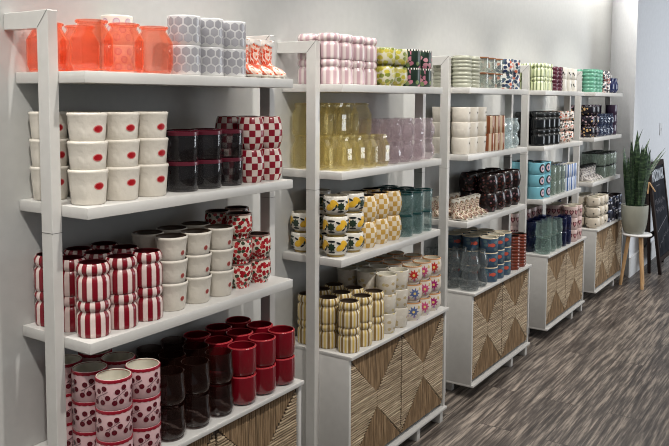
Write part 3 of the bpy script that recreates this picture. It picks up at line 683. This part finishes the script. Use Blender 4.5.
# ------------------------------------------------------------------ room
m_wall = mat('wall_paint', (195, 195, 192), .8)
CEIL, XL, XR, YFR = 2.9, -2.6, 9.5, -6.0
ca, cb = (6.08, 0.0), (5.52, -.345)      # the wall steps forward into the room past the last unit
def prism(name, pts, z0, z1, m):
    bm = bmesh.new(); a = [bm.verts.new((x, y, z0)) for x, y in pts]; b = [bm.verts.new((x, y, z1)) for x, y in pts]
    bm.faces.new(a); bm.faces.new(b)
    for i in range(len(pts)): bm.faces.new((a[i], a[(i+1) % len(pts)], b[(i+1) % len(pts)], b[i]))
    return finish(name, bm, m, False)
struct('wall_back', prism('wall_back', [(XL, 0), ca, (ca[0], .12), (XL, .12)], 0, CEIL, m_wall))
struct('wall_right', prism('wall_right', [ca, cb, (XR, -.345), (XR, .12), (ca[0], .12)], 0, CEIL, mat('wall_paint_lit', (216, 217, 220), .75)))  # lighter, cooler copy of the wall paint: window light put into the colour
m_base = mat('baseboard_white', (214, 214, 214), .45)
n_ = Vector((cb[1]-ca[1], -(cb[0]-ca[0]))).normalized()*-1
struct('baseboard_right', prism('baseboard_right', [(ca[0]-.02, -.002), (cb[0]-.022, -.352), (cb[0]-.012, -.362), (XR, -.362), (XR, -.345), (cb[0], -.345), ca], 0, .17, m_base))
def floor_col(k):
    t = k.add('TexCoord').outputs['Object']
    br = k.add('TexBrick', {'offset': .37, 'offset_frequency': 2, 'squash': 1.0}, Vector=t, Color1=(0, 0, 0, 1), Color2=(1, 1, 1, 1), Mortar=(.5, .5, .5, 1), Scale=1.0, Mortar_Size=.0024, Bias=0.0, Brick_Width=1.25, Row_Height=.155)
    pl = k.add('SeparateColor', Color=br.outputs[0]).outputs[0]
    off = k.add('CombineXYZ', X=k.math('MULTIPLY', pl, 37.0), Y=k.math('MULTIPLY', pl, 11.0), Z=0.0).outputs[0]
    v = k.add('VectorMath', {'operation': 'ADD'}, _0=t, _1=off).outputs[0]
    g1 = k.add('TexNoise', Vector=k.add('Mapping', Vector=v, Scale=(3.0, 40, 1)).outputs[0], Scale=1.0, Detail=7.0, Roughness=.66).outputs[0]
    g2 = k.add('TexNoise', Vector=k.add('Mapping', Vector=v, Scale=(5, 120, 1)).outputs[0], Scale=1.0, Detail=3.0).outputs[0]
    g = k.math('ADD', k.math('MULTIPLY', g1, .72), k.math('MULTIPLY', g2, .28))
    g = k.math('ADD', g, k.math('MULTIPLY', k.math('SUBTRACT', pl, .5), .06))
    c = k.ramp(g, [(.36, col((42, 37, 35))), (.45, col((68, 61, 57))), (.51, col((94, 86, 80))), (.565, col((128, 118, 108))), (.67, col((158, 146, 136)))])
    return k.mix(k.math('MULTIPLY', br.outputs['Fac'], .75), c, col((40, 35, 33)))
m_floor = mat('floor_planks', (100, 90, 84), .42, floor_col, spec=.35)
bm = bmesh.new(); box(bm, (XL, YFR, -.05), (XR, .12, 0)); struct('floor', finish('floor', bm, m_floor, False))
bm = bmesh.new(); box(bm, (XL, YFR, CEIL), (XR, .12, CEIL+.05)); struct('ceiling', finish('ceiling', bm, mat('ceiling_dark', (70, 70, 70), .85), False))

# ------------------------------------------------------------------ stool, plant, sign, wall plate
SX, SY, SZ = 5.22, -.465, .435
st = thing('plant_stool', 'small round white stool with wooden legs under the potted plant', 'stool', (SX, SY, 0))
bm = bmesh.new(); lathe(bm, [(0, SZ-.018), (.106, SZ-.018), (.114, SZ-.014), (.116, SZ-.009), (.114, SZ-.003), (.11, SZ), (0, SZ)], 40)
obj('seat', finish('seat', bm, mat('stool_white', (222, 222, 222), .35)), st)
m_oak = mat('oak', (196, 158, 112), .5, lambda k: k.ramp(k.add('TexNoise', Vector=k.add('Mapping', Vector=k.add('TexCoord').outputs['Object'], Scale=(60, 60, 6)).outputs[0], Scale=1.0, Detail=4.0).outputs[0], [(.35, col((178, 138, 96))), (.65, col((212, 174, 128)))]))
for a in (-2.45, -.35, 1.75-.0):
    bm = bmesh.new(); tube(bm, [(.06*math.cos(a), .06*math.sin(a), SZ-.018), (.112*math.cos(a), .112*math.sin(a), .003), (.1125*math.cos(a), .1125*math.sin(a), 0)], [.016, .0125, .0125], 14)
    obj('leg', finish('leg', bm, m_oak), st)
pl = thing('potted_plant', 'snake plant with tall pointed leaves in a grey-green pot', 'plant', (SX-.02, SY+.02, SZ))
bm = bmesh.new(); lathe(bm, [(0, 0), (.062, 0), (.07, .004), (.084, .03), (.096, .09), (.102, .16), (.104, .226), (.103, .23), (.096, .23), (.094, .205), (0, .205)], 40)
obj('pot', finish('pot', bm, mat('pot_grey', (148, 148, 136), .6)), pl)
bm = bmesh.new(); lathe(bm, [(0, .206), (.05, .209), (.0935, .207)], 28); obj('soil', finish('soil', bm, mat('soil', (48, 40, 32), .9)), pl)
m_leaf = mat('snake_leaf', (52, 74, 50), .4, lambda k: k.ramp(k.add('TexNoise', Vector=k.add('Mapping', Vector=k.add('TexCoord').outputs['UV'], Scale=(1.5, 26, 1)).outputs[0], Scale=1.0, Detail=2.0).outputs[0], [(.38, col((24, 40, 28))), (.52, col((46, 68, 46))), (.66, col((84, 104, 72)))]))
rl = random.Random(5)
def leaf(h, w, lean, az, base, bend, tw):
    bm = bmesh.new(); uvl = bm.loops.layers.uv.verify(); n = 14; rows = []
    for i in range(n+1):
        t = i/n; wid = w*(.62+.5*math.sin(min(t*1.7, 1.57)))*(1 if t < .55 else max(0.02, 1-((t-.55)/.45)**1.7))
        d = lean*t*h+bend*t*t*t*h; z = .2+h*t*(1-.12*abs(bend)*t)
        a = az+tw*t; cx, cy = base[0]+d*math.cos(az), base[1]+d*math.sin(az)
        sx, sy = -math.sin(a+rl.uniform(-.02, .02)), math.cos(a); nx, ny = math.cos(a), math.sin(a)
        row = []
        for s, dep in ((-1, .0), (-.5, .35), (0, .5), (.5, .35), (1, 0)):
            row.append(bm.verts.new((cx+sx*s*wid-nx*dep*wid*.5, cy+sy*s*wid-ny*dep*wid*.5, z)))
        for s, dep in ((.5, .1), (0, .25), (-.5, .1)):
            row.append(bm.verts.new((cx+sx*s*wid-nx*(dep-.25)*wid*.5+nx*.001, cy+sy*s*wid-ny*(dep-.25)*wid*.5+ny*.001, z)))
        rows.append((row, t))
    for (A, ta), (B, tb) in zip(rows, rows[1:]):
        for j in range(8):
            f = bm.faces.new((A[j], A[(j+1) % 8], B[(j+1) % 8], B[j]))
            for l, uv in zip(f.loops, ((j/8, ta), ((j+1)/8, ta), ((j+1)/8, tb), (j/8, tb))): l[uvl].uv = uv
    bm.faces.new(rows[0][0]); bm.faces.new(rows[-1][0])
    return finish('leaf', bm, m_leaf, True, 50)
def uvsafe(): pass
for i in range(26):
    rr = .065*math.sqrt(rl.random()); aa = rl.uniform(0, 2*PI)
    obj('leaf', leaf(rl.uniform(.30, .56), rl.uniform(.022, .031), rl.uniform(.0, .1), aa+rl.uniform(-.5, .5), (rr*math.cos(aa), rr*math.sin(aa)), rl.uniform(0, .06), rl.uniform(-.8, .8)), pl)
for h, w, le, az, be in ((.63, .028, .02, .2, .02), (.66, .012, .10, 2.6, -.22), (.58, .02, .06, -.3, .25), (.50, .014, .35, -.5, .28), (.47, .012, .5, -.4, .3), (.56, .022, .1, 2.9, .05)):
    obj('leaf', leaf(h, w, le, az, (.02*math.cos(az), .02*math.sin(az)), be, .3), pl)

sg = thing('chalkboard_sign', 'black A-frame chalkboard sign with white lettering by the wall', 'sign', (5.76, -.46, 0))
m_fr = mat('sign_frame_dark', (40, 30, 27), .7, spec=.2); m_bd = mat('chalkboard', (34, 36, 42), .85, spec=.1, build= lambda k: k.ramp(k.add('TexNoise', Vector=k.add('TexCoord').outputs['Object'], Scale=7.0, Detail=5.0).outputs[0], [(.35, col((28, 30, 36))), (.7, col((52, 54, 60)))]))
SH, SWD, LEAN = .97, .62, math.atan2(.13, .97)
Rm = Matrix.Rotation(-LEAN, 4, 'X')
def tilt(me, rev=False, dy=0):
    me.transform(Matrix.Translation((0, dy, 0)) @ Matrix.Rotation(-math.atan2(.045, .97) if rev is None else -LEAN, 4, 'X')); return me
bot_y = -.09
def bxs(name, bxl, m):
    bm = bmesh.new()
    for a, b in bxl: box(bm, a, b, 0, .002)
    return finish(name, bm, m, True, 30)
fr_ = obj('front_frame', tilt(bxs('front_frame', [((0, -.012, 0), (.045, .012, SH)), ((SWD-.045, -.012, 0), (SWD, .012, SH)), ((.045, -.012, SH-.045), (SWD-.045, .012, SH)), ((.045, -.012, .1), (SWD-.045, .012, .14))], m_fr), False, bot_y), sg)
obj('board', tilt(bxs('board', [((.045, -.006, .14), (SWD-.045, .008, SH-.045))], m_bd), False, bot_y), sg)
obj('rear_frame', tilt(bxs('rear_frame', [((0, -.012, 0), (.04, .010, SH-.02)), ((SWD-.04, -.012, 0), (SWD, .010, SH-.02)), ((.04, -.012, .3), (SWD-.04, .010, .34))], m_fr), None, .0), sg)
bm = bmesh.new(); tube(bm, [(-.006, -.03, .72), (-.008, .022, .80)], .006, 8); tube(bm, [(-.006, .03, .70), (-.008, .022, .80)], .006, 8)
obj('wooden_hinge_stay', finish('stay', bm, m_oak), sg)
m_chalk = mat('chalk_white', (196, 200, 206), .8)
def lettering(txt, size, x, z, m, name, bold=.0):
    cu = bpy.data.curves.new(name, 'FONT'); cu.body = txt; cu.size = size; cu.extrude = .0006; cu.offset = bold; cu.space_character = .92
    tmp = bpy.data.objects.new(name, cu); C.objects.link(tmp); bpy.context.view_layer.update()
    me = bpy.data.meshes.new_from_object(tmp.evaluated_get(bpy.context.evaluated_depsgraph_get())); bpy.data.objects.remove(tmp)
    me.transform(Matrix.Translation((x, -.008, z)) @ Matrix.Rotation(PI/2, 4, 'X') @ Matrix.Diagonal((.8, 1.25, 1, 1)))
    me.materials.clear(); me.materials.append(m); return tilt(me, False, bot_y)
obj('lettering', lettering('PADDYWAX', .112, .07, .80, m_chalk, 'lettering', .003), sg, )
bm = bmesh.new(); rc = random.Random(9)
def stroke(pts, w):
    for a, b in zip(pts, pts[1:]):
        q = strip(w, *a, *b); bm.faces.new([bm.verts.new((x, -.0075, z)) for x, z in q])
for row, (x0, x1, z, amp) in enumerate(((.2, .36, .755, .006), (.08, .5, .62, .03), (.1, .45, .54, .025), (.07, .52, .36, .012), (.09, .53, .24, .02))):
    n = 30; stroke([(x0+(x1-x0)*i/n, z+.09*(i/n)*(row > 2)+amp*rc.uniform(-1, 1)*(1 if row != 3 else .15)) for i in range(n+1)], .0035 if row != 3 else .006)
obj('chalk_scribble', tilt(finish('scribble', bm, mat('chalk_soft', (134, 130, 136), .9), False), False, bot_y), sg)
wp = thing('wall_switch', 'small white switch plate on the bright wall', 'switch', (6.60, -.345, 1.17))
obj('plate', boxmesh('plate', (0, -.007, 0), (.075, 0, .118), mat('plate_white', (226, 226, 226), .35), .002), wp)
obj('toggle', boxmesh('toggle', (.03, -.013, .045), (.045, -.006, .073), mat('toggle_white', (205, 205, 205), .35), .002), wp)

# ------------------------------------------------------------------ light
def area(name, loc, rot, sx, sy, e, c=(1, 1, 1), spread=PI):
    l = bpy.data.lights.new(name, 'AREA'); l.shape = 'RECTANGLE'; l.size, l.size_y, l.energy, l.color, l.spread = sx, sy, e, c, spread
    o = bpy.data.objects.new(name, l); C.objects.link(o); o.location = loc; o.rotation_euler = rot; return o
def spot(name, loc, aim, e, ang=1.6, blend=.6, r=.03, c=(1, .96, .9)):
    l = bpy.data.lights.new(name, 'SPOT'); l.energy, l.spot_size, l.spot_blend, l.shadow_soft_size, l.color = e, ang, blend, r, c
    o = bpy.data.objects.new(name, l); C.objects.link(o); o.location = loc
    o.rotation_euler = (Vector(aim)-Vector(loc)).to_track_quat('-Z', 'Y').to_euler(); return o
area('added_wash_strip', (2.6, -.19, 2.84), (.0, 0, 0), 9.0, .04, 112, (1, .97, .92))  # unseen strip added to even out the light on the upper wall
for i in range(7):
    x = -1.9+i*1.05
    spot('track_spot', (x, -1.4, 2.78), (x+.4, -.25, 1.05), 80, 1.0, .7, .035)
area('ambient_fill', (2.8, -2.6, 2.85), (0, 0, 0), 8, 1.6, 40, (1, .98, .95))  # added ambient fill, unseen; stands in for the room's general lights
area('shop_window', (7.6, -4.2, 1.9), (PI/2, 0, 0), 3.4, 2.6, 140, (.88, .94, 1))
w = bpy.data.worlds.new('World'); bpy.context.scene.world = w; w.use_nodes = True
w.node_tree.nodes['Background'].inputs[0].default_value = (.93, .96, 1, 1); w.node_tree.nodes['Background'].inputs[1].default_value = .14

# ------------------------------------------------------------------ camera
cam = bpy.data.cameras.new('camera'); co = bpy.data.objects.new('camera', cam); C.objects.link(co)
yaw, pit, rol, f = .98115, .0784, .0051, 760.985
fw = Vector((math.sin(yaw)*math.cos(pit), math.cos(yaw)*math.cos(pit), -math.sin(pit))); rt = Vector((math.cos(yaw), -math.sin(yaw), 0)); up = rt.cross(fw)
r2 = math.cos(rol)*rt+math.sin(rol)*up; u2 = -math.sin(rol)*rt+math.cos(rol)*up
mw = Matrix((r2, u2, -fw)).transposed().to_4x4(); mw.translation = (-1.2008, -1.8086, 1.5); co.matrix_world = mw
cam.sensor_width = 36; cam.lens = f/669*36; cam.shift_x = (334.5-333.63)/669; cam.shift_y = (159.04-223)/669; cam.clip_start = .05
sc = bpy.context.scene; sc.camera = co; sc.cycles.transparent_max_bounces = 48; sc.cycles.filter_width = 1.0
vs = sc.view_settings; vs.view_transform = 'Standard'; vs.look = 'None'; vs.gamma = 1; vs.use_curve_mapping = False; vs.exposure = 0.2
